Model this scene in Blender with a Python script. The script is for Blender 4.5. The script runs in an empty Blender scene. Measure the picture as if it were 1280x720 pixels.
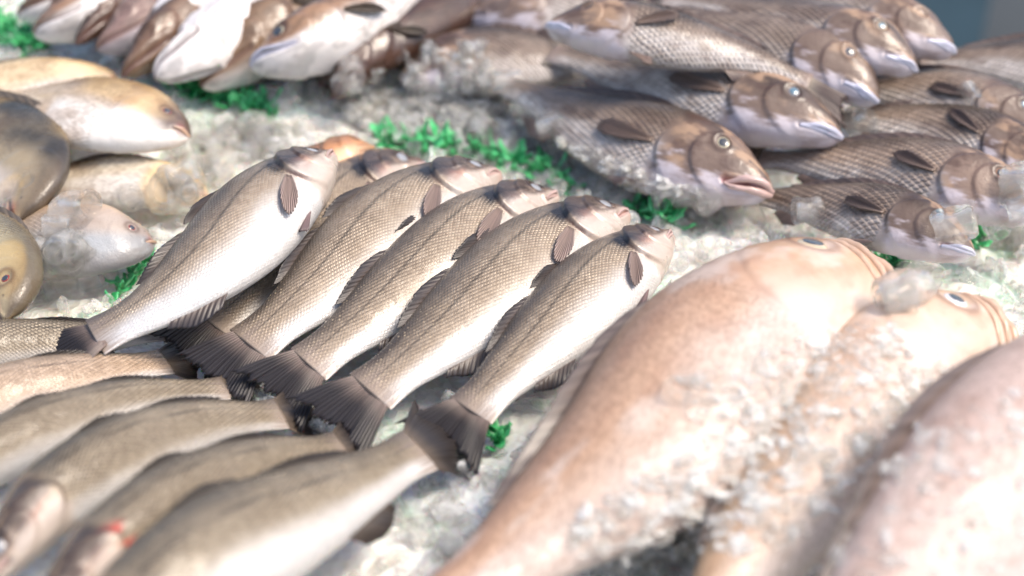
import bpy, bmesh, math, random
import numpy as np
from mathutils import Vector, Matrix
from mathutils.bvhtree import BVHTree
random.seed(7); RNG = np.random.default_rng(7)
scene = bpy.context.scene
COL = scene.collection
R = math.radians

# ------------------------------------------------------------------ camera
PITCH, DIST, LENS = R(32), 1.25, 50.0
CAM = np.array([0.0, -DIST*math.cos(PITCH), DIST*math.sin(PITCH)])
FPX = 1280*LENS/36.0
cam_d = bpy.data.cameras.new("camera"); cam = bpy.data.objects.new("camera", cam_d); COL.objects.link(cam)
cam.location = CAM; cam.rotation_euler = (R(90)-PITCH, 0, 0)
cam_d.lens = LENS; cam_d.sensor_width = 36; cam_d.clip_start = 0.05; cam_d.clip_end = 100
cam_d.dof.use_dof = True; cam_d.dof.focus_distance = 1.165; cam_d.dof.aperture_fstop = 2.3
scene.camera = cam
FWD = np.array([0, math.cos(PITCH), -math.sin(PITCH)]); RIGHT = np.array([1., 0, 0]); UP = np.array([0, math.sin(PITCH), math.cos(PITCH)])

def sstep(a, b, x):
    t = np.clip((x-a)/(b-a), 0, 1); return t*t*(3-2*t)
def bed_z(x, y):
    """height of the ice heap: flat in front, banked up towards the far side, a little more on the right"""
    return 0.055*sstep(0.12, 0.55, y) + 0.05*sstep(0.1, 0.6, y)*sstep(-0.05, 0.45, x) + 0.02*sstep(-0.1, -0.5, x)*sstep(0.0, 0.3, y)
def P(px, py, h):
    """point on the heap (plus h metres) seen at photo pixel px, py"""
    d = FWD*FPX + RIGHT*(px-640) - UP*(py-360); d = d/np.linalg.norm(d)
    z = h
    for _ in range(12):
        t = (z-CAM[2])/d[2]; q = CAM + d*t; z = 0.5*z + 0.5*(float(bed_z(q[0], q[1]))+h)
    return q

# ------------------------------------------------------------------ numpy noise
_H = RNG.random((64, 64, 64))
def vnoise(p, f):
    p = np.asarray(p)*f; i = np.floor(p).astype(int); t = p-i; t = t*t*(3-2*t); i &= 63; j = (i+1) & 63
    def g(a, b, c): return _H[a, b, c]
    x0, y0, z0 = i[..., 0], i[..., 1], i[..., 2]; x1, y1, z1 = j[..., 0], j[..., 1], j[..., 2]
    tx, ty, tz = t[..., 0], t[..., 1], t[..., 2]
    a = g(x0,y0,z0)*(1-tx)+g(x1,y0,z0)*tx; b = g(x0,y1,z0)*(1-tx)+g(x1,y1,z0)*tx
    c = g(x0,y0,z1)*(1-tx)+g(x1,y0,z1)*tx; d = g(x0,y1,z1)*(1-tx)+g(x1,y1,z1)*tx
    return (a*(1-ty)+b*ty)*(1-tz)+(c*(1-ty)+d*ty)*tz
def fbm(p, f, o=4):
    s = 0; a = 0.5; n = 0
    for k in range(o): s = s+a*vnoise(np.asarray(p)+k*7.3, f*2**k); n += a; a *= .55
    return np.clip((s/n-.5)*1.9+.5, 0, 1)

# ------------------------------------------------------------------ node helper
class E:
    """a value in a node tree, with arithmetic"""
    def __init__(s, nt, sock): s.nt, s.s = nt, sock
    def _m(s, op, *a):
        n = s.nt.nodes.new('ShaderNodeMath'); n.operation = op
        for k, v in enumerate((s,)+a):
            if isinstance(v, E): s.nt.links.new(v.s, n.inputs[k])
            else: n.inputs[k].default_value = v
        return E(s.nt, n.outputs[0])
    def __add__(s, o): return s._m('ADD', o)
    def __sub__(s, o): return s._m('SUBTRACT', o)
    def __mul__(s, o): return s._m('MULTIPLY', o)
    def __pow__(s, o): return s._m('POWER', o)
    def __truediv__(s, o): return s._m('DIVIDE', o)
    def floor(s): return s._m('FLOOR')
    def fract(s): return s._m('FRACT')
    def sin(s): return s._m('SINE')
    def abs(s): return s._m('ABSOLUTE')
    def max(s, o): return s._m('MAXIMUM', o)
    def min(s, o): return s._m('MINIMUM', o)
    def rng(s, a, b, c=0., d=1.):
        n = s.nt.nodes.new('ShaderNodeMapRange'); n.interpolation_type = 'SMOOTHSTEP'
        s.nt.links.new(s.s, n.inputs[0])
        for k, v in enumerate((a, b, c, d)): n.inputs[k+1].default_value = v
        return E(s.nt, n.outputs[0])
def new_mat(name):
    m = bpy.data.materials.new(name); m.use_nodes = True; nt = m.node_tree; nt.nodes.clear()
    out = nt.nodes.new('ShaderNodeOutputMaterial'); return m, nt, out
def put(nt, sock, v):
    if isinstance(v, E): nt.links.new(v.s, sock)
    elif hasattr(v, 'is_linked'): nt.links.new(v, sock)
    else: sock.default_value = v
def attr(nt, name, what='Vector'):
    n = nt.nodes.new('ShaderNodeAttribute'); n.attribute_name = name; return n.outputs[what]
def sep(nt, sock):
    n = nt.nodes.new('ShaderNodeSeparateXYZ'); nt.links.new(sock, n.inputs[0]); return [E(nt, o) for o in n.outputs]
def mix(nt, f, a, b, mode='MIX'):
    n = nt.nodes.new('ShaderNodeMix'); n.data_type = 'RGBA'; n.blend_type = mode
    put(nt, n.inputs[0], f); put(nt, n.inputs[6], a); put(nt, n.inputs[7], b); return n.outputs[2]
def noise(nt, scale, detail=4, rough=.6, vec=None, dist=0.):
    n = nt.nodes.new('ShaderNodeTexNoise'); n.inputs['Scale'].default_value = scale; n.inputs['Detail'].default_value = detail
    n.inputs['Roughness'].default_value = rough; n.inputs['Distortion'].default_value = dist
    if vec is not None: nt.links.new(vec, n.inputs['Vector'])
    return E(nt, n.outputs['Fac'])
def objco(nt):
    n = nt.nodes.new('ShaderNodeTexCoord'); return n.outputs['Object']
def princ(nt, out, **k):
    b = nt.nodes.new('ShaderNodeBsdfPrincipled')
    for a, v in k.items(): put(nt, b.inputs[a.replace('_', ' ')], v)
    nt.links.new(b.outputs[0], out.inputs[0]); return b
def bump(nt, h, dist, strength=1., normal=None):
    n = nt.nodes.new('ShaderNodeBump'); put(nt, n.inputs['Height'], h); n.inputs['Distance'].default_value = dist
    n.inputs['Strength'].default_value = strength
    if normal is not None: nt.links.new(normal, n.inputs['Normal'])
    return n.outputs[0]

def fish_skin(name, pitch, line=.75, relief=.0006, glit=.5, rough=.36, wet=.5, metal=.0, warm=(1., .80, .55)):
    m, nt, out = new_mat(name)
    x, y, _ = sep(nt, attr(nt, 'fuv')); scl = E(nt, attr(nt, 'scl', 'Fac')); pig = attr(nt, 'pig', 'Color')
    oc = objco(nt)
    wob = noise(nt, 22, 3, .6, oc)*2.6
    a = x*(1/pitch)+wob; b = y*(1/(pitch*.62))+wob*.8
    i = (a+b)*.5+200.; j = (a-b)*.5+200.
    fi, fj = i.fract(), j.fract()
    r = ((fi**5.)+(fj**5.))**.2
    edge = r.rng(.62, 1.0)                      # rear rim of each scale
    ci, cj = i.floor(), j.floor()
    rnd = ((ci*12.9898+cj*78.233).sin()*43758.5).fract()
    body = edge*scl
    big = noise(nt, 28, 3, .6, oc)
    worn = big.rng(.36, .62, .08, 1.)*noise(nt, 75, 3, .6, oc).rng(.25, .6, .4, 1.)           # the scale pattern is stronger in some places than others
    dark = mix(nt, body*line*worn, pig, mix(nt, 1.0, pig, (.30, .26, .23, 1), 'MULTIPLY'))
    glint = (rnd.rng(.66, .98))*(fi*fj).rng(.08, .45)*(edge*-1.+1.)*scl*glit*noise(nt, 16, 2, .5, oc).rng(.4, .62)  # sparkle of single scales, painted into the base colour
    dark = mix(nt, scl*rnd.rng(0., 1., 0., .55), dark, mix(nt, 1.0, dark, (.52, .48, .44, 1), 'MULTIPLY'))
    col = mix(nt, glint, dark, (warm[0]*.9, warm[1]*.9, warm[2]*.9, 1))
    col = mix(nt, noise(nt, 60, 5, .7, oc).rng(.3, .75)*.22, col, mix(nt, 1.0, col, (.55, .5, .46, 1), 'MULTIPLY'))
    h = (r.rng(.0, .85)-edge*1.3)*scl
    nb = bump(nt, h, relief, .9)
    nb = bump(nt, noise(nt, 90, 4, .65, oc), .0018, .35, nb)
    nb = bump(nt, noise(nt, 260, 5, .7, oc, .4)*(scl*-.6+1.), .0011, .55, nb)
    wetn = bump(nt, noise(nt, 45, 4, .6, oc), .004, .5)
    p = princ(nt, out, Base_Color=col, Roughness=noise(nt, 30, 3, .6, oc).rng(.3, .7, rough-.1, rough+.14), Metallic=metal,
              Coat_Weight=noise(nt, 18, 3, .6, oc).rng(.35, .6, wet*.4, wet), Coat_Roughness=.16, Normal=nb)
    nt.links.new(wetn, p.inputs['Coat Normal'])
    return m
def fin_skin(name):
    m, nt, out = new_mat(name)
    x, y, _ = sep(nt, attr(nt, 'fuv')); pig = attr(nt, 'pig', 'Color')
    st = (x*6.2832).sin()*.5+.5
    n = noise(nt, 60, 4, .6, objco(nt))
    col = mix(nt, st*.65+n*.3, mix(nt, 1.0, pig, (.66, .64, .64, 1), 'MULTIPLY'), pig)
    b = princ(nt, out, Base_Color=col, Roughness=.34, Normal=bump(nt, st, .0007, .8), Coat_Weight=.3, Coat_Roughness=.2)
    t = nt.nodes.new('ShaderNodeBsdfTranslucent'); nt.links.new(pig, t.inputs[0])
    x = nt.nodes.new('ShaderNodeMixShader'); x.inputs[0].default_value = .3
    nt.links.new(b.outputs[0], x.inputs[1]); nt.links.new(t.outputs[0], x.inputs[2]); nt.links.new(x.outputs[0], out.inputs[0])
    return m
def plain(name, col, rough=.3, coat=.6, var=.3, bmp=.001, sc=80, metal=0):
    m, nt, out = new_mat(name); oc = objco(nt)
    c = mix(nt, noise(nt, sc, 4, .6, oc).rng(.3, .7)*var, (*col, 1), tuple(v*.5 for v in col)+(1,))
    princ(nt, out, Base_Color=c, Roughness=rough, Metallic=metal, Coat_Weight=coat, Coat_Roughness=.08, Normal=bump(nt, noise(nt, sc, 4, .6, oc), bmp, .5))
    return m
def ice_mat(name, milk=.12, clearness=.3, tint=(1., .995, .985), rough=.02):
    m, nt, out = new_mat(name); oc = objco(nt)
    nb = bump(nt, noise(nt, 120, 3, .6, oc), .0012, .5)
    g = nt.nodes.new('ShaderNodeBsdfGlass'); g.inputs['IOR'].default_value = 1.31; g.inputs['Roughness'].default_value = rough
    g.inputs['Color'].default_value = (*tint, 1); nt.links.new(nb, g.inputs['Normal'])
    t = nt.nodes.new('ShaderNodeBsdfTransparent'); t.inputs[0].default_value = (*tint, 1)
    d = nt.nodes.new('ShaderNodeBsdfDiffuse'); d.inputs[0].default_value = (.94, .95, .94, 1)
    tr = nt.nodes.new('ShaderNodeBsdfTranslucent'); tr.inputs[0].default_value = (.95, .96, .95, 1)
    def mx(f, a, b):
        x = nt.nodes.new('ShaderNodeMixShader'); put(nt, x.inputs[0], f)
        nt.links.new(a, x.inputs[1]); nt.links.new(b, x.inputs[2]); return x.outputs[0]
    clear = mx(clearness, g.outputs[0], t.outputs[0])
    milky = mx(.12, d.outputs[0], tr.outputs[0])
    nt.links.new(mx(noise(nt, 70, 4, .7, oc).rng(.42, .72, milk*.35, min(1., milk*2.2)), clear, milky), out.inputs[0])
    return m

# ------------------------------------------------------------------ object helpers
def set_attrs(me, pig=None, fuv=None, scl=None):
    if pig is not None:
        a = me.attributes.new('pig', 'FLOAT_COLOR', 'POINT'); c = np.ones((len(pig), 4)); c[:, :3] = np.clip(pig, 0, 1); a.data.foreach_set('color', c.ravel())
    if fuv is not None:
        a = me.attributes.new('fuv', 'FLOAT_VECTOR', 'POINT'); c = np.zeros((len(fuv), 3)); c[:, :2] = fuv; a.data.foreach_set('vector', c.ravel())
    if scl is not None:
        a = me.attributes.new('scl', 'FLOAT', 'POINT'); a.data.foreach_set('value', np.asarray(scl, float).ravel())
def mesh_obj(name, V, F, mat, parent=None, origin=None, smooth=True, **at):
    V = np.asarray(V, float)
    if origin is not None: V = V-origin
    me = bpy.data.meshes.new(name); me.from_pydata(V.tolist(), [], F if isinstance(F, list) else F.tolist()); me.update()
    if smooth: me.polygons.foreach_set('use_smooth', [True]*len(me.polygons))
    if mat: me.materials.append(mat)
    set_attrs(me, **at)
    o = bpy.data.objects.new(name, me); COL.objects.link(o)
    if parent is not None: o.parent = parent
    return o
def tag(o, label=None, cat=None, group=None, kind=None):
    for k, v in (('label', label), ('category', cat), ('group', group), ('kind', kind)):
        if v: o[k] = v
    return o
def root_empty(name, loc, label, cat, group=None):
    o = bpy.data.objects.new(name, None); COL.objects.link(o); o.location = loc; o.empty_display_size = .02
    return tag(o, label, cat, group)
def grid_faces(n, m, wrap):
    i, j = np.meshgrid(np.arange(n-1), np.arange(m if wrap else m-1), indexing='ij'); j2 = (j+1) % m
    return np.stack([i*m+j, i*m+j2, (i+1)*m+j2, (i+1)*m+j], -1).reshape(-1, 4)
def spline(pts, n):
    """arc-length resampled Catmull-Rom through pts"""
    p = np.asarray(pts, float); p = np.vstack([2*p[0]-p[1], p, 2*p[-1]-p[-2]]); out = []
    for k in range(1, len(p)-2):
        t = np.linspace(0, 1, 40, endpoint=False)[:, None]; a, b, c, d = p[k-1], p[k], p[k+1], p[k+2]
        out.append(.5*((2*b)+(-a+c)*t+(2*a-5*b+4*c-d)*t**2+(-a+3*b-3*c+d)*t**3))
    q = np.vstack(out+[p[-2][None]]); L = np.r_[0, np.cumsum(np.linalg.norm(np.diff(q, axis=0), axis=1))]
    u = np.linspace(0, L[-1], n); return np.stack([np.interp(u, L, q[:, k]) for k in range(3)], 1), L[-1]
def cint(x, xs, ys):
    """smooth cubic interpolation of a profile"""
    xs, ys = np.asarray(xs, float), np.asarray(ys, float); m = np.gradient(ys, xs)
    k = np.clip(np.searchsorted(xs, x, side='right')-1, 0, len(xs)-2); h = xs[k+1]-xs[k]; t = (x-xs[k])/h
    return (2*t**3-3*t**2+1)*ys[k]+(t**3-2*t**2+t)*h*m[k]+(-2*t**3+3*t**2)*ys[k+1]+(t**3-t**2)*h*m[k+1]
def L3(*c): return np.array(c)
def lerp(a, b, t): return a*(1-t[..., None])+b*t[..., None]

# ------------------------------------------------------------------ species: outline and head
SP = {
 'bass': dict(s=[0, .04, .12, .22, .35, .5, .65, .8, .92, 1], top=[.018, .038, .072, .100, .120, .120, .102, .077, .060, .064], bot=[.018, .036, .070, .098, .120, .126, .110, .079, .060, .064],
              w=[.018, .034, .058, .07, .078, .074, .056, .034, .016, .005], nose=.03, hl=.265, eye=(.095, .27, .024), mouth=((.0, -.1), (.085, -.42)), pect=(.285, -.20, .165), lip=.004),
 'grunt': dict(s=[0, .04, .1, .2, .32, .45, .62, .8, .92, 1], top=[.022, .052, .094, .140, .165, .160, .122, .074, .048, .05], bot=[.03, .058, .085, .115, .140, .144, .118, .066, .042, .045],
              w=[.022, .046, .066, .084, .09, .08, .056, .034, .018, .012], nose=.035, hl=.32, eye=(.16, .40, .022), mouth=((.0, -.3), (.115, -.62)), pect=(.34, -.20, .19), lip=.010),
 'pomp': dict(s=[0, .04, .1, .2, .35, .5, .68, .84, .94, 1], top=[.04, .09, .145, .20, .235, .225, .16, .075, .04, .04], bot=[.05, .085, .13, .19, .235, .23, .16, .075, .04, .04],
              w=[.02, .05, .07, .09, .1, .095, .06, .03, .014, .01], nose=.04, hl=.27, eye=(.11, .22, .022), mouth=((.0, -.25), (.06, -.4)), pect=(.31, -.12, .14), lip=.005),
 'grouper': dict(s=[0, .03, .1, .2, .34, .5, .66, .82, .93, 1], top=[.075, .096, .125, .155, .175, .165, .125, .08, .055, .055], bot=[.08, .10, .125, .155, .18, .18, .14, .08, .055, .055],
              w=[.05, .075, .10, .125, .135, .125, .09, .05, .03, .02], nose=.03, hl=.31, eye=(.13, .40, .030), mouth=((.012, .9), (.04, -.85)), pect=(.36, -.3, .16), lip=.009),
 'hake': dict(s=[0, .05, .12, .22, .35, .5, .65, .8, .92, 1], top=[.012, .03, .052, .072, .082, .08, .07, .05, .036, .034], bot=[.014, .034, .052, .072, .085, .084, .07, .048, .034, .034],
              w=[.016, .04, .06, .07, .075, .07, .055, .034, .018, .012], nose=.03, hl=.25, eye=(.10, .42, .020), mouth=((.0, -.1), (.12, -.5)), pect=(.27, -.2, .12), lip=.005),
}
def pig_bass(s, q, p, sp, o):
    n = fbm(p, 14, 4); f = fbm(p, 60, 3); hl = sp['hl']
    back = L3(*o.get('back', (.085, .065, .05))); mid = L3(*o.get('mid', (.43, .34, .25))); bel = L3(*o.get('belly', (.74, .72, .70)))
    lo = o.get('white', -.54)
    t = sstep(1.0, .15, q+(n-.5)*.35); c = lerp(back, mid, t)
    c = lerp(c, bel, sstep(lo+.38, lo-.28, q+(n-.5)*.25))
    hd = sstep(hl*1.04, hl*.9, s+(f-.5)*.03)
    st = fbm(np.stack([s*9, q*3.2+s*2, s*0+1.], -1), 1.6, 4)                        # streaks running along the head
    hc = lerp(L3(.075, .052, .040), L3(.28, .21, .16), sstep(.48, -.22, q+(st-.5)*.8)); hc = lerp(hc, L3(.60, .51, .44), sstep(.12, -.45, q+(f-.5)*.4))
    hc = lerp(hc, L3(.085, .06, .048), np.clip(sstep(.42, .64, st)*sstep(-.35, .05, q)*.9, 0, 1))
    hc = lerp(hc, L3(.60, .40, .22), np.clip(sstep(.42, .24, st)*sstep(-.1, .2, q)*.5, 0, 1))
    c = lerp(c, hc, hd)
    g = np.exp(-((s-hl*.96+.03*(q-.5)+(f-.5)*.02)/.034)**2-((q-.26+(st-.5)*.25)/.24)**2)*1.6*o.get('blotch', .95); c = lerp(c, L3(.014, .011, .011), np.clip(g*(.5+.8*f), 0, 1))
    w = np.exp(-((q-.16-(s-.2)*1.8+.06*np.sin(s*70)+(f-.5)*.12)/.065)**2)*sstep(.11, .16, s)*sstep(hl, hl-.03, s); c = lerp(c, L3(.04, .028, .024), np.clip(w*1.2*o.get('blotch', .95), 0, 1))
    pk = np.exp(-((s-.02)/.025)**2)+.9*np.exp(-((s-.2)/.035)**2-((q+.18)/.18)**2); c = lerp(c, L3(.66, .32, .25), np.clip(pk*(.0+.45*f)*o.get('pink', 1), 0, .45))
    ll = np.exp(-((q-.30-.10*np.sin(s*5+.6))/.030)**2)*sstep(hl, hl+.03, s); c = lerp(c, c*.28, np.clip(ll, 0, 1))
    return lerp(c, L3(.34, .265, .215)*(.5+.5*sstep(-1, .2, -q)[..., None]), np.clip(sstep(.92, 1.0, s+(fbm(np.stack([s*4, q*14, s*0], -1), 2, 2)-.5)*.07)*.85, 0, 1))
def pig_grunt(s, q, p, sp, o):
    n = fbm(p, 13, 4); f = fbm(p, 70, 3); m = fbm(p+5, 34, 4); k = o.get('k', .74); hl = sp['hl']
    c = lerp(L3(.10, .068, .048)*k, L3(.44, .33, .255)*k, sstep(1.0, .05, q+(n-.5)*.7))
    c = lerp(c, L3(.68, .62, .58), sstep(o.get('white', -.25)+.3, o.get('white', -.25)-.35, q+(n-.5)*.6))
    c = lerp(c, c*L3(.5, .43, .40), np.clip(sstep(.5, .8, m)*.7, 0, 1))
    hd = sstep(hl*1.08, hl*.88, s+(m-.5)*.06)
    hc = lerp(L3(.085, .050, .034)*k, L3(.27, .185, .14)*k, sstep(.85, -.1, q+(n-.5)*.9)); hc = lerp(hc, L3(.46, .30, .19), np.clip(sstep(.55, .8, m)*.8, 0, 1))
    hc = lerp(hc, L3(.10, .055, .04), np.clip(sstep(.45, .22, fbm(p+2, 45, 4))*.7, 0, 1))
    lw = -.52+o.get('jaw', 0)
    sk = fbm(np.stack([s*10, q*5., s*0+3.], -1), 1.5, 4)
    jc = lerp(L3(.66, .59, .62), L3(.42, .33, .32), np.clip(sstep(.45, .8, sk)*.8, 0, 1))
    hc = lerp(hc, jc, sstep(lw+.16, lw-.16, q+(sk-.5)*.75-.35*sstep(.13, .0, s)))
    c = lerp(c, hc, hd)
    return lerp(c, L3(.30, .22, .18), np.clip(sstep(.93, 1.0, s)*.8, 0, 1))
def pig_pomp(s, q, p, sp, o):
    n = fbm(p, 10, 4); f = fbm(p, 45, 3)
    c = lerp(L3(*o.get('back', (.17, .13, .09))), L3(*o.get('mid', (.60, .48, .36))), sstep(.9, .1, q+(n-.5)*.8))
    c = lerp(c, L3(*o.get('belly', (.85, .80, .74))), sstep(.0, -.45, q+(n-.5)*.5))
    ye = np.clip(sstep(.52, .66, vnoise(p, 16))*o.get('yellow', .5), 0, 1); c = lerp(c, L3(.80, .50, .12), ye)
    hd = sstep(.20, .06, s+(n-.5)*.08); c = lerp(c, L3(.13, .09, .07), np.clip(hd*o.get('snout', .35)*sstep(-.95, -.2, q+(f-.5)*.5), 0, 1)); c = lerp(c, c*L3(.62, .52, .45), np.clip(sstep(.5, .8, fbm(p+4, 26, 4))*.6, 0, 1))
    pk = np.exp(-((s-.03)/.02)**2-((q+.25)/.3)**2); return lerp(c, L3(.35, .10, .09), np.clip(pk*.7, 0, 1))
def pig_grouper(s, q, p, sp, o):
    n = fbm(p, 7, 4); f = fbm(p, 40, 4)
    A, B, C = L3(*o.get('back', (.34, .195, .125))), L3(*o.get('mid', (.58, .375, .255))), L3(*o.get('belly', (.70, .585, .52)))
    c = lerp(A, B, sstep(1.0, .1, q+(n-.5)*.5)); c = lerp(c, C, sstep(.25, -.55, q+(n-.5)*.6))
    c = lerp(c, L3(.62, .41, .25), np.clip(sstep(sp['hl'], sp['hl']*.4, s)*.5*o.get('tan', 1), 0, 1))
    c = lerp(c, c*L3(.78, .68, .62), np.clip(sstep(.45, .9, f)*.5, 0, 1)); c = lerp(c, L3(.76, .66, .60), np.clip(sstep(.6, .95, fbm(p+3, 22, 4))*.5, 0, 1))
    return c
def pig_hake(s, q, p, sp, o):
    n = fbm(p, 12, 4); f = fbm(p, 60, 3); k = L3(*o.get('back', (.13, .075, .042)))*.8
    c = lerp(k*.6, k*1.7, sstep(.9, .1, q+(n-.5)*.9)); c = lerp(c, L3(*o.get('belly', (.85, .80, .77))), sstep(o.get('white', 0)+.2, o.get('white', 0)-.25, q+(n-.5)*.4))
    return lerp(c, c*.5, np.clip(sstep(.55, .7, f)*.6, 0, 1))
PIG = dict(bass=pig_bass, grunt=pig_grunt, pomp=pig_pomp, grouper=pig_grouper, hake=pig_hake)

MAT = {}
def build_materials():
    MAT['bass'] = fish_skin('sea bass skin', .0026, .66, .0010, .8, .34, .5, .12)
    MAT['grunt'] = fish_skin('grunt skin', .0046, .5, .0017, .4, .38, .55, .0, (.85, .72, .58))
    MAT['pomp'] = fish_skin('smooth pale skin', .003, .30, .0004, .2, .34, .45)
    MAT['grouper'] = fish_skin('smooth pink skin', .0022, .12, .0002, .1, .40, .35)
    MAT['hake'] = fish_skin('slim fish skin', .004, .25, .0003, .2, .34, .7)
    MAT['fin'] = fin_skin('fin membrane')
    MAT['lip_blue'] = plain('wet bluish lip', (.60, .60, .72), .28, .7, .35, .002, 60)
    MAT['lip_pink'] = plain('wet pink lip', (.60, .42, .38), .3, .6, .4, .002, 60)
    MAT['lip_tan'] = plain('wet tan lip', (.64, .43, .30), .34, .5, .4, .003, 50)
    MAT['lip_red'] = plain('red mouth lining', (.28, .03, .03), .25, .9, .4, .002, 60)
    MAT['pupil'] = plain('dark pupil', (.05, .055, .065), .12, 1., .0)
    MAT['pupil_grey'] = plain('clouded grey pupil', (.34, .35, .37), .12, 1., .3)
    MAT['pupil_blue'] = plain('clouded blue pupil', (.10, .20, .27), .15, 1., .3)
    for k, c in dict(silver=(.20, .18, .17), cream=(.55, .50, .34), orange=(.38, .20, .10), red=(.30, .05, .035), white=(.82, .82, .84), gold=(.62, .50, .34), blue=(.20, .33, .42), grey=(.28, .27, .28)).items():
        MAT['eye_'+k] = plain('eye '+k, c, .15, 1., .3, .0005, 200)
    MAT['ice'] = ice_mat('clear ice', .10, .45); MAT['ice_milk'] = ice_mat('cloudy crushed ice', .24, .5); MAT['ice_film'] = ice_mat('melting ice grains', .16, .6); MAT['slush'] = ice_mat('white wet slush', .30, .78)
build_materials()

SOLID = []       # meshes that ice can lie on
def fin(name, parent, org, roots, dirs, lens, pig, bend=(0, 0, 0), rays=16, rip=.001, m=9, rag=.08, mat='fin', nrm=None):
    """a thin rayed sheet: rays start at roots, run along dirs and curve by bend"""
    roots, dirs, lens = np.asarray(roots, float), np.asarray(dirs, float), np.asarray(lens, float)
    n = rays*4+1; u = np.linspace(0, 1, n); k = np.linspace(0, 1, len(roots))
    I = lambda a: np.stack([np.interp(u, k, a[:, c]) for c in range(3)], 1)
    r, d, l = I(roots), I(dirs), np.interp(u, k, lens); d /= np.linalg.norm(d, axis=1)[:, None]
    l = l*(1-rag*RNG.random(n)*.6-rag*vnoise(np.stack([u*rays*.55+RNG.random()*50, u*0, u*0], -1), 1.))*(1-.05*np.abs(np.sin(u*rays*math.pi)))
    t = np.linspace(0, 1, m); V = r[:, None]+d[:, None]*(l[:, None]*t)[..., None]+np.asarray(bend)*(t**2)[None, :, None]
    nr = np.cross(np.gradient(r, axis=0)+1e-9, d); nr /= np.linalg.norm(nr, axis=1)[:, None]+1e-12
    if nrm is not None: nr = np.tile(np.asarray(nrm, float), (n, 1))
    V = V+nr[:, None]*((np.sin(u*rays*2*math.pi)*.35+np.sin(u*7+1)*2.2)[:, None]*rip*(t**.7))[..., None]
    c = np.asarray(pig, float); c = np.stack([c, c]) if c.ndim == 1 else c
    t2 = t**.6 if name != 'tail_fin' else sstep(0., .55, t)
    pg = ((c[0]*(1-t2[:, None])+c[1]*t2[:, None])[None]*(0.8+.4*RNG.random((n, 1, 1)))).reshape(-1, 3)
    fu = np.stack(np.broadcast_arrays((u*rays)[:, None], t[None]), -1).reshape(-1, 2)
    F = grid_faces(n, m, False)
    o = mesh_obj(name, V.reshape(-1, 3), F, MAT[mat], parent, org, pig=pg, fuv=fu)
    md = o.modifiers.new('thickness', 'SOLIDIFY'); md.thickness = .0009; md.offset = 0
    return o
def tube(name, parent, org, pts, rad, mat, n=48, seg=14, flat=1.):
    c, _ = spline(pts, n); rad = np.interp(np.linspace(0, 1, n), np.linspace(0, 1, len(rad)), rad)
    T = np.gradient(c, axis=0); T /= np.linalg.norm(T, axis=1)[:, None]; up = np.array([0, 0, 1.])
    A = np.cross(T, up); A /= np.linalg.norm(A, axis=1)[:, None]+1e-9; B = np.cross(A, T)
    ph = np.linspace(0, 2*math.pi, seg, endpoint=False)
    V = c[:, None]+rad[:, None, None]*(np.cos(ph)[None, :, None]*A[:, None]+flat*np.sin(ph)[None, :, None]*B[:, None])
    V = V.reshape(-1, 3); V += (fbm(V, 90, 2)[:, None]-.5)*.0012
    F = grid_faces(n, seg, True).tolist()+[list(range(seg))[::-1], [(n-1)*seg+k for k in range(seg)]]
    return mesh_obj(name, V, F, MAT[mat], parent, org)

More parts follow.
